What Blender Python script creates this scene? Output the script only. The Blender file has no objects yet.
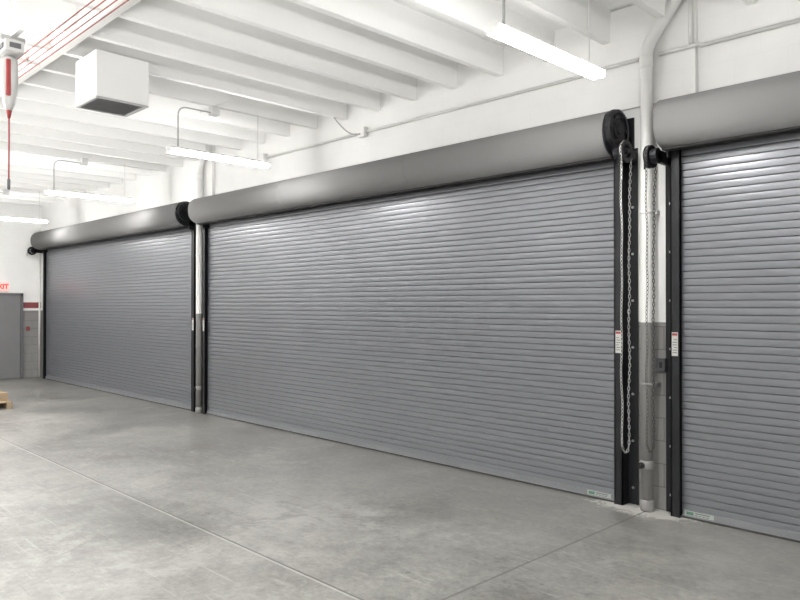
import bpy, bmesh, math, random
from mathutils import Vector, Matrix
random.seed(4)
sc = bpy.context.scene
COL = sc.collection
sc.view_settings.view_transform = 'Standard'
sc.view_settings.exposure = 0.25
PI = math.pi

# ------------------------------------------------------------ materials
def new_mat(name):
    m = bpy.data.materials.new(name); m.use_nodes = True
    return m, m.node_tree.nodes, m.node_tree.links, m.node_tree.nodes['Principled BSDF']
def pmat(name, col, rough=.5, metal=0., noise=.0, scale=8., bump=0., bscale=60.):
    m, N, L, b = new_mat(name)
    b.inputs['Roughness'].default_value = rough; b.inputs['Metallic'].default_value = metal
    tc = N.new('ShaderNodeTexCoord')
    n = N.new('ShaderNodeTexNoise'); n.inputs['Scale'].default_value = scale; n.inputs['Detail'].default_value = 5
    L.new(tc.outputs['Object'], n.inputs['Vector'])
    r = N.new('ShaderNodeValToRGB')
    r.color_ramp.elements[0].position = .3; r.color_ramp.elements[1].position = .7
    r.color_ramp.elements[0].color = (*[max(0, c*(1-noise)) for c in col], 1)
    r.color_ramp.elements[1].color = (*[min(1, c*(1+noise)) for c in col], 1)
    L.new(n.outputs['Fac'], r.inputs['Fac']); L.new(r.outputs['Color'], b.inputs['Base Color'])
    if bump:
        n2 = N.new('ShaderNodeTexNoise'); n2.inputs['Scale'].default_value = bscale; n2.inputs['Detail'].default_value = 4
        L.new(tc.outputs['Object'], n2.inputs['Vector'])
        bp = N.new('ShaderNodeBump'); bp.inputs['Strength'].default_value = bump; bp.inputs['Distance'].default_value = .01
        L.new(n2.outputs['Fac'], bp.inputs['Height']); L.new(bp.outputs['Normal'], b.inputs['Normal'])
    return m
def emat(name, col, s):
    m, N, L, b = new_mat(name)
    b.inputs['Base Color'].default_value = (*col, 1)
    b.inputs['Emission Color'].default_value = (*col, 1); b.inputs['Emission Strength'].default_value = s
    return m
def mathn(N, L, op, a, b=None, c=None):
    n = N.new('ShaderNodeMath'); n.operation = op
    for i, v in enumerate((a, b, c)):
        if v is None: continue
        if isinstance(v, (int, float)): n.inputs[i].default_value = v
        else: L.new(v, n.inputs[i])
    return n.outputs[0]
def mix(N, L, f, a, b):
    n = N.new('ShaderNodeMix'); n.data_type = 'RGBA'
    if isinstance(f, (int, float)): n.inputs[0].default_value = f
    else: L.new(f, n.inputs[0])
    for i, v in ((6, a), (7, b)):
        if isinstance(v, tuple): n.inputs[i].default_value = (*v, 1)
        else: L.new(v, n.inputs[i])
    return n.outputs[2]
PAINT_Z = 1.64
def two_tone(name, low, high, block=True, axis='x', rough=.55):
    """painted masonry: grey up to shoulder height and white above, block joints in relief"""
    m, N, L, b = new_mat(name)
    g = N.new('ShaderNodeNewGeometry'); s = N.new('ShaderNodeSeparateXYZ'); L.new(g.outputs['Position'], s.inputs[0])
    f = mathn(N, L, 'GREATER_THAN', s.outputs['Z'], PAINT_Z)
    c = mix(N, L, f, low, high)
    n = N.new('ShaderNodeTexNoise'); n.inputs['Scale'].default_value = 2.5; n.inputs['Detail'].default_value = 6
    L.new(g.outputs['Position'], n.inputs['Vector'])
    k = mathn(N, L, 'MULTIPLY_ADD', n.outputs['Fac'], .14, .93)
    hs = N.new('ShaderNodeHueSaturation'); L.new(k, hs.inputs['Value']); L.new(c, hs.inputs['Color'])
    b.inputs['Roughness'].default_value = rough
    if block:
        cb = N.new('ShaderNodeCombineXYZ'); L.new(s.outputs['X' if axis == 'x' else 'Y'], cb.inputs[0]); L.new(s.outputs['Z'], cb.inputs[1])
        br = N.new('ShaderNodeTexBrick'); L.new(cb.outputs[0], br.inputs['Vector'])
        br.inputs['Scale'].default_value = 1; br.inputs['Brick Width'].default_value = .4; br.inputs['Row Height'].default_value = .2
        br.inputs['Mortar Size'].default_value = .006; br.inputs['Mortar Smooth'].default_value = .5
        bp = N.new('ShaderNodeBump'); bp.invert = True; bp.inputs['Distance'].default_value = .006
        L.new(mathn(N, L, 'MULTIPLY_ADD', f, -.33, .40), bp.inputs['Strength'])
        L.new(br.outputs['Fac'], bp.inputs['Height']); L.new(bp.outputs['Normal'], b.inputs['Normal'])
        dk = mathn(N, L, 'MULTIPLY_ADD', f, .33, -.35)          # joints show more in the grey band than in the thick white coats
        d = mathn(N, L, 'MULTIPLY_ADD', br.outputs['Fac'], dk, 1.)
        k2 = mathn(N, L, 'MULTIPLY', k, d); L.new(k2, hs.inputs['Value'])
    L.new(hs.outputs['Color'], b.inputs['Base Color'])
    return m

WHITE = (.78, .78, .77)
M = {}
M['block'] = two_tone('painted_block_wall', (.235, .231, .227), WHITE, True, 'x')
M['block_side'] = two_tone('painted_block_side_wall', (.235, .231, .227), WHITE, True, 'y')
M['pipe'] = two_tone('painted_pipe', (.22, .217, .213), (.76, .76, .75), False, rough=.45)
M['ceiling'] = pmat('white_painted_ceiling', (.88, .88, .87), .7, 0, .02, 1.3, .12, 30)
M['white'] = pmat('white_enamel', (.76, .76, .75), .4, 0, .03, 6)
M['hood'] = pmat('hood_grey_paint', (.200, .198, .199), .95, .0, .03, 1.2, .02, 5)
M['black'] = pmat('black_steel_paint', (.014, .015, .018), .42, .3, .2, 8)
M['chain'] = pmat('dark_chain_steel', (.10, .098, .095), .45, .6, .2, 20)
M['zinc'] = pmat('dull_chain_zinc', (.48, .48, .47), .38, .7, .1, 20)
M['bolt'] = pmat('zinc_bolt', (.45, .45, .46), .35, .8, .1, 20)
M['bottom'] = pmat('bottom_bar_grey', (.215, .22, .235), .5, .3, .06, 3)
M['rubber'] = pmat('black_rubber', (.02, .02, .02), .8, 0, .1, 20)
M['seal'] = pmat('dusty_grey_rubber', (.05, .049, .047), .85, 0, .2, 6)
M['galv'] = pmat('painted_conduit', (.66, .66, .65), .4, .0, .05, 10)
M['steelbox'] = pmat('grey_outlet_box', (.08, .08, .09), .45, .3, .1, 10)
M['darkgrey'] = pmat('dark_hoist_casing', (.14, .14, .145), .5, .2, .1, 10)
M['hoistgrey'] = pmat('hoist_grey_enamel', (.58, .58, .57), .4, .05, .05, 10)
M['rodgrey'] = pmat('grey_conduit', (.40, .40, .40), .45, .3, .1, 10)
M['red'] = pmat('red_plastic', (.33, .045, .045), .5, 0, .1, 8)
M['fadedred'] = pmat('faded_red_rail', (.33, .10, .09), .6, 0, .1, 8)
M['redpaint'] = pmat('red_stripe_paint', (.22, .05, .055), .55, 0, .1, 3)
M['label'] = pmat('white_label_paper', (.50, .50, .48), .5, 0, .02, 10)
M['barlabel'] = pmat('pale_green_label', (.36, .40, .37), .5, 0, .04, 10)
M['ink'] = pmat('black_ink', (.10, .10, .10), .6, 0, .1, 10)
M['green'] = pmat('green_ink', (.08, .18, .13), .6, 0, .1, 10)
M['grille'] = pmat('grey_louvre', (.18, .18, .185), .6, .0, .1, 10)
M['grille_frame'] = pmat('grey_vent_frame', (.45, .45, .45), .6, .0, .05, 10)
M['doorgrey'] = pmat('grey_door_paint', (.17, .17, .175), .45, 0, .05, 3)
M['frame'] = pmat('grey_frame_paint', (.12, .12, .125), .45, 0, .05, 3)
M['wood'] = pmat('raw_pallet_wood', (.36, .28, .19), .8, 0, .3, 7, .3, 30)
M['carton'] = pmat('brown_carton', (.38, .28, .18), .8, 0, .08, 3)
M['tube'] = emat('lit_tube', (1., .985, .96), 86)
M['exitface'] = emat('exit_face', (.85, .50, .46), .35)
M['exitred'] = emat('exit_letters', (.9, .03, .02), 1.6)
M['hood'].node_tree.nodes['Principled BSDF'].inputs['Specular IOR Level'].default_value = .2

def curtain_mat():
    m, N, L, b = new_mat('curtain_grey_metallic')
    g = N.new('ShaderNodeNewGeometry')
    n = N.new('ShaderNodeTexNoise'); n.inputs['Scale'].default_value = .8; n.inputs['Detail'].default_value = 2; L.new(g.outputs['Position'], n.inputs['Vector'])
    c = mix(N, L, n.outputs['Fac'], (.190, .196, .215), (.208, .215, .235)); L.new(c, b.inputs['Base Color'])
    b.inputs['Metallic'].default_value = .42
    b.inputs['Specular IOR Level'].default_value = .6
    b.inputs['Roughness'].default_value = .30
    return m
M['curtain'] = curtain_mat()

def floor_mat():
    m, N, L, b = new_mat('worn_grey_concrete')
    g = N.new('ShaderNodeNewGeometry'); s = N.new('ShaderNodeSeparateXYZ'); L.new(g.outputs['Position'], s.inputs[0])
    def noise(sc_, det, dist=0., rough=.6):
        n = N.new('ShaderNodeTexNoise'); n.inputs['Scale'].default_value = sc_; n.inputs['Detail'].default_value = det
        n.inputs['Distortion'].default_value = dist; n.inputs['Roughness'].default_value = rough
        L.new(g.outputs['Position'], n.inputs['Vector']); return n.outputs['Fac']
    def ramp(v, p0, p1):
        r = N.new('ShaderNodeMapRange'); r.inputs[1].default_value = p0; r.inputs[2].default_value = p1; L.new(v, r.inputs[0]); return r.outputs[0]
    big = noise(.45, 12, .3, .70); mid = noise(3.4, 14, .1, .82); fine = noise(20, 10, 0, .8); stain = noise(.9, 15, .3, .80); stain2 = noise(1.7, 15, .4, .82)
    a = mathn(N, L, 'MULTIPLY_ADD', big, .46, 0.); a = mathn(N, L, 'MULTIPLY_ADD', mid, .32, a); a = mathn(N, L, 'MULTIPLY_ADD', fine, .22, a)
    r = N.new('ShaderNodeValToRGB'); e = r.color_ramp.elements
    e[0].position = .42; e[0].color = (.105, .102, .094, 1); e[1].position = .58; e[1].color = (.325, .319, .300, 1)
    e2 = r.color_ramp.elements.new(.5); e2.color = (.215, .211, .198, 1)
    L.new(a, r.inputs['Fac'])
    c = mix(N, L, mathn(N, L, 'MULTIPLY', ramp(stain, .53, .59), .40), r.outputs['Color'], (.39, .383, .362))
    c = mix(N, L, mathn(N, L, 'MULTIPLY', ramp(stain2, .54, .61), .50), c, (.115, .112, .104))
    for rot, sc_ in ((.5, 22), (-.35, 26), (1.2, 24)):
        mp = N.new('ShaderNodeMapping'); mp.inputs['Rotation'].default_value = (0, 0, rot); mp.inputs['Scale'].default_value = (1.0, sc_, 1); L.new(g.outputs['Position'], mp.inputs[0])
        ns = N.new('ShaderNodeTexNoise'); ns.inputs['Scale'].default_value = 1.; ns.inputs['Detail'].default_value = 10; ns.inputs['Roughness'].default_value = .7; L.new(mp.outputs[0], ns.inputs['Vector'])
        c = mix(N, L, mathn(N, L, 'MULTIPLY', ramp(ns.outputs['Fac'], .60, .64), .42), c, (.40, .394, .373) if rot < 1 else (.12, .117, .109))
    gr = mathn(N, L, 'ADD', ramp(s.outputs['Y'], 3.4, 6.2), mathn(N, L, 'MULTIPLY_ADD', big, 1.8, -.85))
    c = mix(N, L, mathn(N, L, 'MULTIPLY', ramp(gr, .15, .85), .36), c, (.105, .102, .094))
    vo = N.new('ShaderNodeTexVoronoi'); vo.inputs['Scale'].default_value = 3.2; L.new(g.outputs['Position'], vo.inputs['Vector'])
    sp = mathn(N, L, 'LESS_THAN', vo.outputs['Distance'], .06)
    c = mix(N, L, mathn(N, L, 'MULTIPLY', sp, .5), c, (.08, .078, .072))
    dx = mathn(N, L, 'MULTIPLY', mathn(N, L, 'SUBTRACT', s.outputs['X'], -2.95), 1.6)
    dy = mathn(N, L, 'MULTIPLY', mathn(N, L, 'SUBTRACT', s.outputs['Y'], 5.86), 4.5)
    dd = mathn(N, L, 'SQRT', mathn(N, L, 'ADD', mathn(N, L, 'MULTIPLY', dx, dx), mathn(N, L, 'MULTIPLY', dy, dy)))
    pm = mathn(N, L, 'SUBTRACT', mathn(N, L, 'MULTIPLY', noise(14, 8, .3, .7), 2.0), dd)
    c = mix(N, L, mathn(N, L, 'MULTIPLY', ramp(pm, .2, .45), .75), c, (.55, .54, .51))
    wob = mathn(N, L, 'MULTIPLY_ADD', noise(9, 2), .008, -.004)
    def line(axis, pos, w):
        d = mathn(N, L, 'SUBTRACT', s.outputs[axis], pos); d = mathn(N, L, 'ADD', d, wob); d = mathn(N, L, 'ABSOLUTE', d)
        return mathn(N, L, 'LESS_THAN', d, w)
    l1 = line('Y', 2.86, .009); l1b = line('Y', 2.876, .010)
    l2 = line('X', -2.9, .009); l3 = line('X', -10.75, .010)
    c = mix(N, L, mathn(N, L, 'MULTIPLY', l1b, .75), c, (.07, .068, .065))
    c = mix(N, L, mathn(N, L, 'MULTIPLY', l1, .65), c, (.42, .41, .39))
    dk = mathn(N, L, 'MAXIMUM', l2, mathn(N, L, 'MULTIPLY', l3, .6))
    c = mix(N, L, mathn(N, L, 'MULTIPLY', dk, .75), c, (.075, .073, .07))
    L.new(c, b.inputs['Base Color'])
    ro = mathn(N, L, 'MULTIPLY_ADD', mid, .35, .18); L.new(ro, b.inputs['Roughness'])
    bp = N.new('ShaderNodeBump'); bp.inputs['Strength'].default_value = .15; bp.inputs['Distance'].default_value = .01
    L.new(noise(18, 8), bp.inputs['Height']); L.new(bp.outputs['Normal'], b.inputs['Normal'])
    return m
M['floor'] = floor_mat()

# ------------------------------------------------------------ mesh helpers (world coordinates)
def box(bm, x0, x1, y0, y1, z0, z1, bev=0.):
    r = bmesh.ops.create_cube(bm, size=1.)
    for v in r['verts']:
        v.co = Vector(((x0+x1)/2 + v.co.x*(x1-x0), (y0+y1)/2 + v.co.y*(y1-y0), (z0+z1)/2 + v.co.z*(z1-z0)))
    if bev:
        es = list({e for v in r['verts'] for e in v.link_edges})
        bmesh.ops.bevel(bm, geom=es, offset=bev, segments=2, affect='EDGES', profile=.6)
def tube(bm, pts, r, seg=10, cap=True):
    pts = [Vector(p) for p in pts]; rings = []; up = None
    for i, p in enumerate(pts):
        if i == 0: d = pts[1]-p
        elif i == len(pts)-1: d = p-pts[i-1]
        else: d = (pts[i+1]-p).normalized() + (p-pts[i-1]).normalized()
        d.normalize()
        if up is None: up = d.orthogonal().normalized()
        else: up = (up - d*up.dot(d)).normalized()
        w = d.cross(up); rr = r[i] if isinstance(r, (list, tuple)) else r
        rings.append([bm.verts.new(p + up*math.cos(2*PI*k/seg)*rr + w*math.sin(2*PI*k/seg)*rr) for k in range(seg)])
    for a, b_ in zip(rings, rings[1:]):
        for k in range(seg):
            f = bm.faces.new((a[k], a[(k+1) % seg], b_[(k+1) % seg], b_[k])); f.smooth = seg > 8
    if cap:
        bm.faces.new(rings[0][::-1]); bm.faces.new(rings[-1])
def extrude_x(bm, prof, x0, x1, closed=False, smooth=False):
    a = [bm.verts.new((x0, y, z)) for y, z in prof]; b_ = [bm.verts.new((x1, y, z)) for y, z in prof]
    n = len(prof)
    for i in range(n if closed else n-1):
        j = (i+1) % n
        f = bm.faces.new((a[i], a[j], b_[j], b_[i])); f.smooth = smooth
    if closed:
        bm.faces.new(a[::-1]); bm.faces.new(b_)
def disc_x(bm, x0, x1, cy, cz, r, seg=28, rot=0.):
    extrude_x(bm, [(cy+r*math.cos(rot+2*PI*k/seg), cz+r*math.sin(rot+2*PI*k/seg)) for k in range(seg)], x0, x1, True)
def ring_x(bm, x0, x1, cy, cz, ro, ri, seg=28):
    vs = []
    for x in (x0, x1):
        for r in (ro, ri):
            vs.append([bm.verts.new((x, cy+r*math.cos(2*PI*k/seg), cz+r*math.sin(2*PI*k/seg))) for k in range(seg)])
    o0, i0, o1, i1 = vs
    for k in range(seg):
        j = (k+1) % seg
        for q in ((o0[k], o0[j], o1[j], o1[k]), (i0[j], i0[k], i1[k], i1[j]), (o0[j], o0[k], i0[k], i0[j]), (o1[k], o1[j], i1[j], i1[k])):
            bm.faces.new(q)
def obj(name, bm, mat, parent=None, base=None):
    if parent is not None:
        r = parent
        while r.parent: r = r.parent
        o0 = Vector(r.location)
    else:
        o0 = Vector(base) if base else Vector((0, 0, 0))
    bmesh.ops.recalc_face_normals(bm, faces=bm.faces)
    me = bpy.data.meshes.new(name); bmesh.ops.translate(bm, verts=bm.verts, vec=-o0); bm.to_mesh(me); bm.free()
    me.materials.append(mat)
    o = bpy.data.objects.new(name, me); COL.objects.link(o)
    if parent is not None: o.parent = parent
    else: o.location = o0
    return o
def thing(name, label, cat, loc, group=None, kind=None):
    o = bpy.data.objects.new(name, None); COL.objects.link(o); o.location = loc; o.empty_display_size = .1
    tag(o, label, cat, group, kind); return o
def tag(o, label=None, cat=None, group=None, kind=None):
    if label: o['label'] = label
    if cat: o['category'] = cat
    if group: o['group'] = group
    if kind: o['kind'] = kind
    return o
def B(): return bmesh.new()
def text_mesh(name, s, size, mat, mtx, parent, ext=.002):
    cu = bpy.data.curves.new(name, 'FONT'); cu.body = s; cu.size = size; cu.extrude = ext; cu.offset = .006; cu.align_x = 'CENTER'; cu.align_y = 'CENTER'
    t = bpy.data.objects.new(name+'_c', cu); COL.objects.link(t)
    bpy.context.view_layer.update()
    me = bpy.data.meshes.new_from_object(t); bpy.data.objects.remove(t)
    r = parent
    while r.parent: r = r.parent
    me.transform(mtx); me.transform(Matrix.Translation(-Vector(r.location)))
    me.materials.clear(); me.materials.append(mat)
    o = bpy.data.objects.new(name, me); COL.objects.link(o); o.parent = parent; return o

# ------------------------------------------------------------ the room
XF, XR, YB, YW = -18.72, 6.0, -8.0, 6.0
ZC = 4.5
D1 = (-18.12, -10.93); D2 = (-10.50, -3.20); D3 = (-2.61, 4.70)

bm = B(); box(bm, XF-.3, XR+.3, YB-.3, YW+.3, -.15, 0)
tag(obj('floor', bm, M['floor']), 'worn grey concrete floor slab with saw-cut joints', 'floor', kind='structure')

bm = B()
edges = [XF-.3, D1[0]+.04, D1[1]-.04, D2[0]+.04, D2[1]-.04, D3[0]+.04, D3[1]-.04, XR+.3]
for i in range(0, 8, 2): box(bm, edges[i], edges[i+1], YW, YW+.3, 0, 3.12)
box(bm, XF-.3, XR+.3, YW, YW+.3, 3.12, ZC+.1)
box(bm, -3.35, -2.50, YW-.05, YW+.05, 3.56, ZC-.02)
box(bm, -11.0, -10.4, YW-.05, YW+.05, 3.56, ZC-.02)
tag(obj('wall_back', bm, M['block']), 'block wall holding the roll-up doors, white over grey', 'wall', kind='structure')
bm = B(); box(bm, XF-.3, XF, YB, YW, 0, ZC+.1)
tag(obj('wall_left', bm, M['block_side']), 'far end wall, white over grey', 'wall', kind='structure')
bm = B(); box(bm, XR, XR+.3, YB, YW, 0, ZC+.1)
tag(obj('wall_right', bm, M['block_side']), 'end wall right of the camera', 'wall', kind='structure')
bm = B(); box(bm, XF-.3, XR+.3, YB-.3, YB, 0, ZC+.1)
tag(obj('wall_front', bm, M['block']), 'wall behind the camera', 'wall', kind='structure')
bm = B(); box(bm, XF-.3, XR+.3, YB-.3, YW+.3, ZC, ZC+.2)
ceil = tag(obj('ceiling', bm, M['ceiling']), 'white painted ceiling with many slim joists', 'ceiling', kind='structure')
SP = .63; ZJ = 4.20
x = -4.58 - SP*22
while x < XR:
    bm = B(); ye = YW-.002
    if -2.96 < x < -2.42 or -10.80 < x < -10.22: ye = 5.72      # trimmed back where a drain pipe rises
    a = [(x-.042, ZC+.01), (x-.036, ZJ), (x+.036, ZJ), (x+.042, ZC+.01)]
    v0 = [bm.verts.new((p, YB, q)) for p, q in a]; v1 = [bm.verts.new((p, ye, q)) for p, q in a]
    for i in range(4):
        j = (i+1) % 4; bm.faces.new((v0[i], v0[j], v1[j], v1[i]))
    bm.faces.new(v0[::-1]); bm.faces.new(v1)
    obj('joist', bm, M['ceiling'], ceil)
    x += SP
bm = B(); box(bm, XF, XR, 2.34, 2.44, 4.16, ZC+.01, .01); obj('girder', bm, M['ceiling'], ceil)

bm = B(); box(bm, XF, XF+.012, 5.60, YW, 1.70, 1.84)
tag(obj('trim_1', bm, M['redpaint']), 'dark red stripe on the far end wall', 'stripe', kind='structure')

# ------------------------------------------------------------ roll-up doors
HY, HZ, HR = 5.755, 3.30, .208
PITCH = .061
def curtain_profile():
    p = []; z = .065; yb = 5.93
    while z < 3.34:
        p += [(yb-.0026, z), (yb-.0034, z+.013), (yb-.0036, z+.026), (yb-.0034, z+.039), (yb-.0026, z+.0525), (yb+.0068, z+.0568)]
        z += PITCH
    return p
def guide(name, xe, s, root, lab):
    def bx(bm, a, b_, y0, y1, z0, z1): box(bm, min(xe+s*a, xe+s*b_), max(xe+s*a, xe+s*b_), y0, y1, z0, z1)
    bm = B()
    bx(bm, -.005, .075, 5.875, 5.887, .0, 3.20)
    bx(bm, .063, .075, 5.875, 5.998, .0, 3.20)
    bx(bm, -.005, .070, 5.965, 5.975, .0, 3.20)
    bx(bm, .063, .165, 5.984, 5.998, .0, 3.20)
    bx(bm, -.005, .004, 5.868, 5.89, .0, 3.20)
    g = obj(name, bm, M['black'], root)
    z = .15
    while z < 3.1:
        bm = B(); cx = xe+s*.12
        c = [(cx+.012*math.cos(2*PI*q/6), z+.012*math.sin(2*PI*q/6)) for q in range(6)]
        a = [bm.verts.new((px, 5.974, pz)) for px, pz in c]; b2 = [bm.verts.new((px, 5.986, pz)) for px, pz in c]
        bm.faces.new(a)
        for q in range(6): bm.faces.new((a[q], b2[q], b2[(q+1) % 6], a[(q+1) % 6]))
        obj('bolt', bm, M['bolt'], g)
        z += .42
    if lab:
        z0 = 1.36
        bm = B(); bx(bm, .008, .062, 5.872, 5.8755, z0, z0+.20); tag(obj('warning_sticker', bm, M['label'], g), 'white sticker with a red heading')
        bm = B(); bx(bm, .012, .058, 5.8712, 5.8722, z0+.172, z0+.192); obj('sticker_heading', bm, M['red'], g)
        bm = B()
        for k in range(6): bx(bm, .016, .054 - .012*(k % 3 == 2), 5.8712, 5.8722, z0+.025+k*.022, z0+.031+k*.022)
        obj('sticker_print', bm, M['ink'], g)
    return g
def end_plate(x, s, root, rad=.212):
    bm = B()
    disc_x(bm, min(x, x+s*.014), max(x, x+s*.014), HY, HZ, rad, 24, PI/12)
    box(bm, min(x, x+s*.014), max(x, x+s*.014), HY+.05, 5.998, HZ-.26, HZ+.15)
    box(bm, min(x, x+s*.07), max(x, x+s*.07), 5.984, 5.998, HZ-.26, HZ+.18)
    return obj('end_bracket', bm, M['black'], root)
def hood_prof(r):
    """pressed sheet hood, slightly squared front"""
    p = [(5.998, HZ+r*.93)]
    n = 36
    for k in range(0, n):
        a = math.radians(72 + k*(264-72)/(n-1))
        ca, sa = math.cos(a), math.sin(a); e = 2.25
        q = (abs(ca)**e + abs(sa)**e)**(-1/e)
        p.append((HY + .985*r*q*ca, HZ + .985*r*q*sa))
    p.append((HY+r*.12, HZ-r*.95))
    return p
def rolling_door(n, xl, xr, label, hx0, hx1):
    root = thing('door_%d' % n, label, 'rolling door', ((xl+xr)/2, 5.93, 0), kind='structure')
    bm = B(); extrude_x(bm, curtain_profile(), xl, xr); obj('curtain', bm, M['curtain'], root)
    bm = B()
    box(bm, xl+.01, xr-.01, 5.912, 5.938, .022, .070, .003); box(bm, xl+.01, xr-.01, 5.898, 5.938, .018, .026)
    bb = obj('bottom_bar', bm, M['bottom'], root)
    bm = B(); box(bm, xl+.01, xr-.01, 5.903, 5.932, 0.0, .019, .003); obj('rubber_seal', bm, M['seal'], bb)
    guide('guide', xl, -1, root, n != 1); guide('guide', xr, 1, root, n != 3)
    bm = B(); p = hood_prof(HR); q = hood_prof(HR-.006)
    extrude_x(bm, p + q[::-1], hx0, hx1, True, False)
    for f in bm.faces:
        if len(f.verts) == 4: f.smooth = True
    hd = obj('hood', bm, M['hood'], root)
    w = (hx1-hx0)/3
    for k in (1, 2):
        bm = B(); extrude_x(bm, hood_prof(HR+.002) + hood_prof(HR-.001)[::-1], hx0+w*k-.006, hx0+w*k+.006, True)
        obj('hood_seam', bm, M['hood'], hd)
    bm = B(); box(bm, hx0, hx1, HY-.05, HY+.035, HZ-HR-.010, HZ-HR+.008); obj('hood_lip', bm, M['rubber'], hd)
    end_plate(hx0+.012, -1, root, .192); end_plate(hx1+.001, 1, root, .206)
    return root
def big_drum(root, x, s, k_=1.):
    """chain-drive cover on the hood end: lobed plate, ring and hub"""
    def seg(bm, a, b_, fn, *k): fn(bm, min(x+s*a, x+s*b_), max(x+s*a, x+s*b_), *k)
    bm = B(); seg(bm, .014, .05, disc_x, HY-.02, HZ+.03, .180*k_, 10)
    seg(bm, .05, .066, ring_x, HY-.02, HZ+.03, .175*k_, .150*k_, 20)
    h = obj('drive_housing', bm, M['black'], root)
    bm = B(); seg(bm, .05, .085, disc_x, HY-.02, HZ+.03, .05, 16)
    seg(bm, .05, .07, disc_x, HY-.02, HZ+.03, .085*k_, 20)
    obj('hub', bm, M['black'], h)
    for k in range(6):
        bm = B(); a = k*PI/3; seg(bm, .05, .066, disc_x, HY-.02+.12*k_*math.cos(a), HZ+.03+.12*k_*math.sin(a), .015, 8)
        obj('bolt', bm, M['black'], h)
def chain_drive(root, xc, z, s, r=.10, x_att=0):
    ww = .015
    bm = B()
    ring_x(bm, xc-.014, xc+.014, 5.70, z, r, r-.03, 24)
    ring_x(bm, xc-ww-.004, xc-ww+.004, 5.70, z, r+.012, r-.02, 24); ring_x(bm, xc+ww-.004, xc+ww+.004, 5.70, z, r+.012, r-.02, 24)
    for k in range(3):
        a = k*PI/3
        tube(bm, [(xc, 5.70+(r-.02)*math.cos(a), z+(r-.02)*math.sin(a)), (xc, 5.70-(r-.02)*math.cos(a), z-(r-.02)*math.sin(a))], .010, 6)
    w = obj('chain_wheel', bm, M['black'], root)
    bm = B(); disc_x(bm, min(xc-.03, x_att), max(xc+.03, x_att), 5.70, z, .026, 14); obj('shaft', bm, M['black'], w)
    bm = B()
    a, b_ = sorted((x_att, x_att - s*.05))
    disc_x(bm, a, b_, 5.70, z, .065, 14); box(bm, a, b_, 5.70, 5.998, z-.05, z+.05, .006)
    obj('gear_case', bm, M['black'], root)
    bm = B(); tube(bm, [(xc, 5.70-r-.02, z-.12), (xc, 5.70-r-.02, z-.05), (xc, 5.70+r*.2, z-.03)], .007, 6); obj('chain_guard', bm, M['black'], w)

d1 = rolling_door(1, *D1, 'grey slatted roll-up door at the far end of the row beside the exit door', -18.05, -10.90)
big_drum(d1, -10.90, 1, .9); chain_drive(d1, -18.42, 3.08, 1, .09, -18.30)
d2 = rolling_door(2, *D2, 'wide grey slatted roll-up door filling the middle of the picture', -10.46, -3.14)
big_drum(d2, -3.14, 1); chain_drive(d2, -3.00, 3.12, -1, .085, -3.09)
d3 = rolling_door(3, *D3, 'grey slatted roll-up door nearest the camera, cut off by the right edge', -2.68, 4.78)
chain_drive(d3, -2.775, 3.04, 1, .085, -2.70)

def bar_sticker(root, x0):
    """thin sticker on the lowest slat, just above the bottom bar"""
    bb = [c for c in root.children if c.name.startswith('bottom_bar')][0]
    bm = B(); box(bm, x0, x0+.24, 5.9095, 5.9125, .027, .066); obj('maker_sticker', bm, M['barlabel'], bb)
    bm = B(); box(bm, x0+.015, x0+.075, 5.908, 5.910, .034, .059); obj('sticker_mark', bm, M['green'], bb)
    bm = B(); box(bm, x0+.09, x0+.21, 5.908, 5.910, .051, .058)
    for k in range(4): box(bm, x0+.09+k*.03, x0+.11+k*.03, 5.908, 5.910, .035, .041)
    obj('sticker_print', bm, M['ink'], bb)
bar_sticker(d2, -3.50); bar_sticker(d3, -2.58)

def hand_chain(x, ztop, zbot, label, mat, r=.10, yc=5.70, sway=.0):
    bm = B(); path = []
    L_ = .033
    n = int((ztop-zbot)/L_)
    rb = r+.006
    for i in range(n+1):
        t = i/n; w_ = rb*(1 - .45*max(0, t-.65)/.35)
        path.append(Vector((x + sway*math.sin(t*PI) + .004*math.sin(t*31), yc-w_ + .012*math.sin(t*PI*1.5) + .003*math.sin(t*23), ztop-(ztop-zbot)*t)))
    r2 = rb*.55; m_ = 5
    for i in range(1, m_):
        a = PI + PI*i/m_; path.append(Vector((x, yc+r2*math.cos(a), zbot+r2*math.sin(a)*1.3)))
    for i in range(n+1):
        t = 1-i/n; w_ = rb*(1 - .45*max(0, t-.65)/.35)
        path.append(Vector((x - sway*math.sin(t*PI) + .004*math.sin(t*27+1), yc+w_ - .02*math.sin(t*PI) + .003*math.sin(t*19), ztop-(ztop-zbot)*t)))
    m_ = 9
    for i in range(1, m_):
        a = PI*i/m_; path.append(Vector((x, yc+rb*math.cos(a), ztop+rb*math.sin(a))))
    for i, p in enumerate(path):
        q = path[(i+1) % len(path)]; d = (q-p).normalized(); c = (p+q)/2
        side = Vector((1, 0, 0)) if i % 2 else d.cross(Vector((1, 0, 0)))
        side = (side.normalized() + .35*d.cross(side).normalized()).normalized(); nn = d.cross(side)
        rings = []; sg = 10; rr = .0034
        for k in range(sg):
            t = 2*PI*k/sg
            ctr = c + d*math.cos(t)*.0195 + side*math.sin(t)*.009
            out = (d*math.cos(t) + side*math.sin(t)).normalized()
            rings.append([bm.verts.new(ctr + out*rr*math.cos(u) + nn*rr*math.sin(u)) for u in (0, PI/2, PI, 3*PI/2)])
        for k in range(sg):
            a, b_ = rings[k], rings[(k+1) % sg]
            for j in range(4): bm.faces.new((a[j], a[(j+1) % 4], b_[(j+1) % 4], b_[j]))
    return tag(obj('hand_chain', bm, mat, base=(x, yc, zbot)), label, 'chain', 'hand chains of the roll-up doors')
hand_chain(-3.00, 3.12, .58, 'steel hand chain loop hanging over the black guide of the middle roll-up door', M['zinc'], .085, sway=.006)
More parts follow.
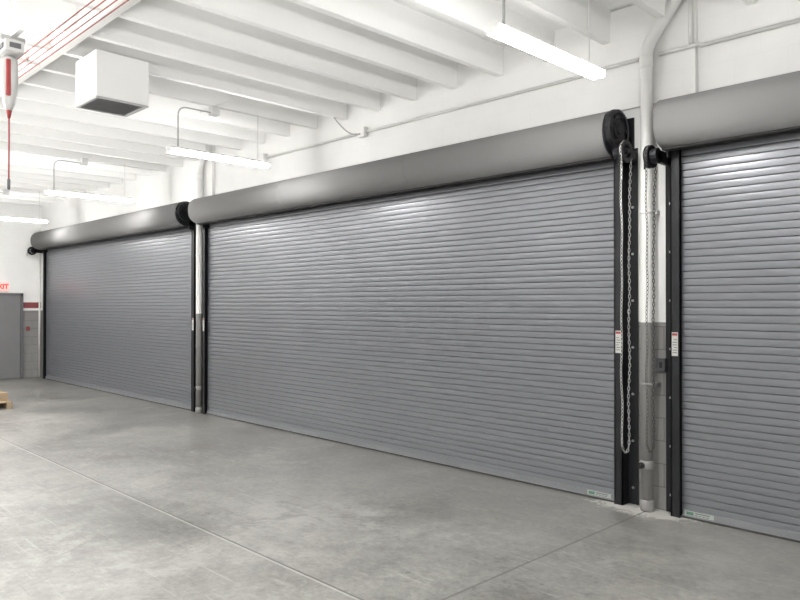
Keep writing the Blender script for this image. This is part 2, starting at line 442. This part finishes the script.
hand_chain(-2.775, 3.04, .62, 'dark hand chain loop hanging in front of the drain pipe beside the nearest roll-up door', M['chain'], .085, sway=.01)

# ------------------------------------------------------------ drain pipes on the piers
def bend(a, b_, c, n=6):
    a, b_, c = map(Vector, (a, b_, c)); out = []
    for i in range(n+1):
        t = i/n; out.append((1-t)**2*a + 2*t*(1-t)*b_ + t*t*c)
    return out
def drain_pipe(x, y, r, label):
    root = thing('drain_pipe', label, 'pipe', (x, y, 0), 'drain pipes between the doors')
    bm = B()
    pts = [(x, y, .0), (x, y, PAINT_Z), (x, y, 3.92)] + bend((x, y, 3.95), (x, y, 4.03), (x+.05, y-.01, 4.09))[1:] + [(x+.34, y-.04, ZC-.05)]
    tube(bm, pts, r, 20); obj('pipe', bm, M['pipe'], root)
    for z0, z1 in ((.0, .10), (.36, .44), (3.86, 3.96)):
        bm = B(); tube(bm, [(x, y, z0), (x, y, z0+.012), (x, y, z1-.012), (x, y, z1)], [r, r+.007, r+.007, r], 20)
        obj('coupling', bm, M['pipe'], root)
    bm = B(); tube(bm, [(x-.02, y-r+.01, .40), (x-.02, y-r-.03, .40)], .028, 14); tube(bm, [(x-.02, y-r-.03, .40), (x-.02, y-r-.042, .40)], .014, 6)
    tag(obj('cleanout_plug', bm, M['rubber'], root), 'black cleanout plug')
    for z in (1.1, 2.6):
        bm = B(); tube(bm, [(x, y, z-.015), (x, y, z+.015)], r+.004, 20); box(bm, x-r-.02, x+r+.02, y+r-.02, YW-.004, z-.015, z+.015)
        obj('strap', bm, M['pipe'], root)
drain_pipe(-2.90, 5.885, .052, 'thick white and grey drain pipe between the middle and nearest roll-up doors')
drain_pipe(-10.70, 5.885, .052, 'white and grey drain pipe between the far and middle roll-up doors')

def conduit(pts, label, r=.018, mat='galv', group='wall conduits'):
    bm = B(); tube(bm, pts, r, 10)
    return tag(obj('conduit', bm, M[mat], base=pts[0]), label, 'conduit', group)
cz = 3.97
conduit([(-8.885, 5.975, cz), (-6.785, 5.975, cz)], 'thin white conduit on the wall between the two small junction boxes')
conduit([(-6.655, 5.975, cz), (-3.37, 5.975, cz), (-3.37, 5.925, cz), (-2.99, 5.925, cz)], 'thin white conduit above the near half of the middle door hood')
conduit([(-2.80, 5.925, cz), (-2.46, 5.925, cz), (-2.46, 5.975, cz), (5.9, 5.975, cz)], 'thin white conduit on the wall above the nearest door hood')
conduit([(-18.66, 5.95, .0), (-18.66, 5.95, 3.6)], 'vertical white conduit in the far corner of the room', .022)
conduit([(-2.53, 5.93, 3.99), (-2.53, 5.93, ZC-.01)], 'short upright conduit above the start of the nearest door hood')
def junction_box(x, label, z=cz):
    root = thing('junction_box', label, 'electrical box', (x, 5.96, z), 'ceiling line junction boxes')
    bm = B(); box(bm, x-.06, x+.06, 5.93, 5.999, z-.06, z+.06, .006); obj('body', bm, M['white'], root)
    bm = B(); box(bm, x-.063, x+.063, 5.924, 5.932, z-.063, z+.063, .003); obj('cover', bm, M['white'], root)
    return root
junction_box(-6.72, 'small white junction box on the conduit above the middle door hood')
junction_box(-8.95, 'small white junction box at the far end of the wall conduit')
bm = B(); tube(bm, bend((-7.10, 5.80, 4.21), (-6.9, 5.90, 3.90), (-6.72, 5.925, 3.95), 8), .009, 8)
tag(obj('cable', bm, M['rodgrey'], base=(-6.72, 5.9, 3.95)), 'short grey cable looping into the junction box above the middle door', 'cable')

def outlet(x, z, label):
    root = thing('outlet_box', label, 'electrical box', (x, 5.97, z))
    bm = B(); box(bm, x-.035, x+.035, 5.955, 5.999, z-.055, z+.055, .005); obj('body', bm, M['steelbox'], root)
    bm = B(); box(bm, x-.038, x+.038, 5.950, 5.957, z-.058, z+.058, .003); cv = obj('cover_plate', bm, M['steelbox'], root)
    bm = B(); box(bm, x-.012, x+.012, 5.944, 5.951, z-.025, z+.025, .002); obj('socket', bm, M['rubber'], cv)
outlet(-2.805, 1.27, 'small dark outlet box on the grey pier beside the nearest door')

# ------------------------------------------------------------ fluorescent strip lights
def strip_light(label, x, y0, y1, z):
    root = thing('strip_light', label, 'ceiling light', (x, (y0+y1)/2, z), 'hanging fluorescent strip lights')
    bm = B()
    prof = [(-.060, -.002), (-.062, .004), (-.026, .026), (.026, .026), (.062, .004), (.060, -.002)]
    a = [bm.verts.new((x+p, y0, z+q)) for p, q in prof]; b_ = [bm.verts.new((x+p, y1, z+q)) for p, q in prof]
    for i in range(6): bm.faces.new((a[i], a[(i+1) % 6], b_[(i+1) % 6], b_[i]))
    bm.faces.new(a[::-1]); bm.faces.new(b_)
    obj('housing', bm, M['white'], root)
    for s in (-1, 1):
        bm = B(); tube(bm, [(x+s*.036, y0+.015, z-.026), (x+s*.036, y1-.015, z-.026)], .0235, 12); obj('tube', bm, M['tube'], root)
    for yy in (y0, y1):
        s = 1 if yy == y0 else -1
        bm = B(); box(bm, x-.05, x+.05, min(yy, yy+s*.013), max(yy, yy+s*.013), z-.044, z+.004, .003); obj('lamp_holder', bm, M['white'], root)
    zt = 4.11
    bm = B(); tube(bm, [(x, y0+.12, z+.024), (x, y0+.12, zt-.12)] + bend((x, y0+.12, zt-.12), (x, y0+.12, zt), (x, y0+.24, zt)) + [(x, y0+.50, zt), (x, y0+.56, zt)], .009, 8)
    obj('supply_conduit', bm, M['rodgrey'], root)
    bm = B(); box(bm, x-.05, x+.05, y0+.54, y0+.64, zt-.025, ZJ-.008, .005); box(bm, x-.33, x+.33, y0+.58, y0+.60, ZJ-.010, ZJ-.0005); obj('ceiling_box', bm, M['galv'], root)
    bm = B(); tube(bm, [(x, y1-.15, z+.024), (x, y1-.15, ZJ+.02)], .004, 6); obj('hanger_wire', bm, M['galv'], root)
    return root
strip_light('bright hanging strip light nearest the camera above the junction of middle and nearest doors', -2.84, 3.64, 4.98, 3.60)
strip_light('bright hanging strip light in front of the far half of the middle door', -7.70, 3.84, 5.20, 3.60)
strip_light('hanging strip light in front of the far roll-up door, third from the camera', -11.95, 3.90, 5.32, 3.60)
strip_light('most distant hanging strip light, cut by the left edge of the photo', -16.30, 3.95, 5.34, 3.60)

# the other rows of the hall, behind and beside the camera, shine down; the up-facing lamps are added fill to brighten the ceiling
def lamp(xx, yy, up, e):
    ld = bpy.data.lights.new('strip_and_fill_lamp', 'AREA'); ld.shape = 'RECTANGLE'; ld.size = .14; ld.size_y = 1.4; ld.energy = e; ld.color = (1, .985, .96)
    lo = bpy.data.objects.new('strip_and_fill_lamp', ld); lo.location = (xx, yy, 2.6 if up else 3.58); lo.rotation_euler = (PI if up else 0, 0, 0); COL.objects.link(lo)
for yy in (-.2, -4.6):
    for xx in (-16.3, -11.95, -7.7, -2.85, 2.0):
        lamp(xx, yy, False, 64)
        lamp(xx, yy, True, (265 if xx < -10 else 180) if yy > -1 else 85)  # added uplight without a fixture, stronger towards the far end to whiten the ceiling
lamp(2.0, 4.4, False, 70); lamp(2.0, 4.4, True, 75)

# ------------------------------------------------------------ air vent box under the ceiling
vx0, vx1, vy0, vy1 = -7.26, -6.74, 2.64, 3.16
r = thing('air_vent_box', 'white square duct box with a dark louvred underside hanging from the ceiling', 'air vent', ((vx0+vx1)/2, (vy0+vy1)/2, 3.76))
bm = B(); box(bm, vx0, vx1, vy0, vy1, 3.76, ZJ-.001, .012); obj('duct_body', bm, M['ceiling'], r)
bm = B()
for a in (0, 1):
    box(bm, vx0+.005, vx1-.005, (vy0+.005, vy1-.035)[a], (vy0+.035, vy1-.005)[a], 3.745, 3.76)
    box(bm, (vx0+.005, vx1-.035)[a], (vx0+.035, vx1-.005)[a], vy0+.035, vy1-.035, 3.745, 3.76)
obj('grille_frame', bm, M['grille_frame'], r)
bm = B(); k = vy0+.045
while k < vy1-.06:
    vs = [bm.verts.new(c) for c in ((vx0+.035, k, 3.744), (vx1-.035, k, 3.744), (vx1-.035, k+.018, 3.754), (vx0+.035, k+.018, 3.754))]; bm.faces.new(vs); k += .03
box(bm, vx0+.035, vx1-.035, vy0+.035, vy1-.035, 3.7545, 3.7595)
obj('louvre', bm, M['grille'], r)

# red conductor lines and the hoist
r = thing('conductor_rail', 'four thin faded red conductor lines running under the ceiling at top left', 'power rail', (-9, 2.15, 4.05))
for k in range(4):
    bm = B(); tube(bm, [(-18.6, 2.05+k*.06, 4.03), (5.9, 2.05+k*.06, 4.03)], .0055, 6); obj('red_line', bm, M['fadedred'], r)
for xx in (-16, -13, -10, -7.1, -4.2, -1):
    bm = B(); box(bm, xx-.02, xx+.02, 2.02, 2.26, 4.036, 4.06); box(bm, xx-.02, xx+.02, 2.13, 2.16, 4.05, ZC-.001); obj('hanger', bm, M['white'], r)
hx, hy = -6.04, 1.70
r = thing('electric_hoist', 'pale grey hoist with a red stripe and dull red cord hanging at top left', 'hoist', (hx, hy, 3.3))
zo = -.02
bm = B(); box(bm, hx-.17, hx+.15, hy-.07, hy+.07, 3.74+zo, 3.83+zo, .012); obj('trolley', bm, M['hoistgrey'], r)
bm = B(); box(bm, hx-.13, hx+.11, hy-.078, hy-.069, 3.767+zo, 3.805+zo, .002); box(bm, hx+.149, hx+.157, hy-.04, hy+.04, 3.767+zo, 3.805+zo, .002); tag(obj('marked_panel', bm, M['darkgrey'], r), 'dark marked side panels')
for s in (-.11, .08):
    bm = B(); tube(bm, [(hx+s, hy-.085, 3.85+zo), (hx+s, hy+.085, 3.85+zo)], .026, 14); obj('wheel', bm, M['rodgrey'], r)
bm = B(); box(bm, hx-.25, hx+.3, hy-.02, hy+.02, 3.86+zo, 3.91+zo); box(bm, hx-.02, hx+.02, hy-.015, hy+.015, 3.88+zo, ZC-.001); obj('hanger', bm, M['white'], r)
bm = B(); tube(bm, [(hx, hy, 3.745+zo), (hx, hy, 3.71+zo), (hx, hy, 3.62+zo), (hx, hy, 3.48+zo), (hx, hy, 3.37+zo), (hx, hy, 3.32+zo)], [.028, .060, .067, .060, .043, .02], 20)
bd = obj('body', bm, M['hoistgrey'], r)
bm = B(); box(bm, hx+.040, hx+.073, hy-.038, hy-.006, 3.42+zo, 3.70+zo, .008); obj('red_stripe', bm, M['red'], bd)
bm = B(); tube(bm, [(hx, hy, 3.335+zo), (hx, hy, 3.30+zo), (hx, hy, 3.26+zo)], [.022, .018, .010], 12); obj('cord_boot', bm, M['red'], bd)
bm = B(); tube(bm, [(hx, hy, 3.28+zo), (hx+.004, hy, 3.1+zo), (hx, hy, 2.76)], .0065, 8); obj('cord', bm, M['red'], r)
bm = B(); tube(bm, [(hx, hy, 2.77), (hx, hy, 2.76), (hx, hy, 2.70), (hx, hy, 2.685)], [.008, .011, .011, .008], 12); obj('hand_grip', bm, M['darkgrey'], r)

# ------------------------------------------------------------ far end wall
X0 = XF
r = thing('door_4', 'plain grey steel exit door on the far end wall', 'door', (X0+.03, 5.07, 0), kind='structure')
bm = B(); box(bm, X0+.002, X0+.045, 4.63, 5.52, .01, 2.0, .004); lf = obj('leaf', bm, M['doorgrey'], r)
bm = B()
box(bm, X0+.0, X0+.07, 4.57, 4.63, 0, 2.06); box(bm, X0+.0, X0+.07, 5.52, 5.58, 0, 2.06); box(bm, X0, X0+.07, 4.57, 5.58, 2.0, 2.06); obj('frame', bm, M['frame'], r)
r = thing('exit_sign', 'lit exit sign with red letters above the grey door', 'exit sign', (X0+.03, 5.1, 2.10))
bm = B(); box(bm, X0+.002, X0+.05, 4.93, 5.27, 2.10, 2.32, .008); obj('housing', bm, M['exitface'], r)
mt = Matrix.Translation((X0+.052, 5.10, 2.21)) @ Matrix.Rotation(PI/2, 4, 'Z') @ Matrix.Rotation(PI/2, 4, 'X')
text_mesh('lettering', 'EXIT', .15, M['exitred'], mt, r)
r = thing('fire_call_point', 'small red fire alarm pull box on the grey far wall', 'alarm box', (X0+.03, 5.70, 1.20))
bm = B(); box(bm, X0, X0+.04, 5.66, 5.74, 1.15, 1.25, .006); obj('body', bm, M['redpaint'], r)
bm = B(); box(bm, X0+.04, X0+.05, 5.68, 5.72, 1.19, 1.205); obj('pull_handle', bm, M['red'], r)

# ------------------------------------------------------------ pallet with flat carton
px0, px1, py0, py1 = -14.6, -13.4, 2.84, 3.84
r = thing('pallet', 'low wooden pallet on the floor at the left edge', 'pallet', ((px0+px1)/2, (py0+py1)/2, 0))
for k in range(3):
    bm = B(); yy = py0 + k*(py1-py0-.09)/2
    box(bm, px0, px1, yy, yy+.09, 0, .105); obj('runner', bm, M['wood'], r)
for k in range(7):
    bm = B(); xx = px0 + k*(px1-px0-.10)/6; box(bm, xx, xx+.10, py0, py1, .105, .125); obj('deck_board', bm, M['wood'], r)
r = thing('carton', 'flat brown cardboard box lying on the pallet', 'box', (-14.0, 3.34, .125))
bm = B(); box(bm, -14.52, -13.46, 2.92, 3.79, .126, .27, .004); obj('body', bm, M['carton'], r)
bm = B(); box(bm, -14.52, -13.46, 3.32, 3.38, .2695, .2715); obj('packing_tape', bm, M['label'], r)

# ------------------------------------------------------------ world and camera
w = bpy.data.worlds.new('World'); sc.world = w; w.use_nodes = True
w.node_tree.nodes['Background'].inputs[0].default_value = (.5, .52, .55, 1); w.node_tree.nodes['Background'].inputs[1].default_value = .1
cd = bpy.data.cameras.new('Camera'); cd.sensor_width = 36; cd.lens = 710*36/800; cd.clip_start = .05; cd.clip_end = 100
cam = bpy.data.objects.new('Camera', cd); COL.objects.link(cam)
cam.location = (0, 0, 1.8); cam.rotation_euler = (math.radians(90.32), 0, math.radians(45.4))
sc.camera = cam
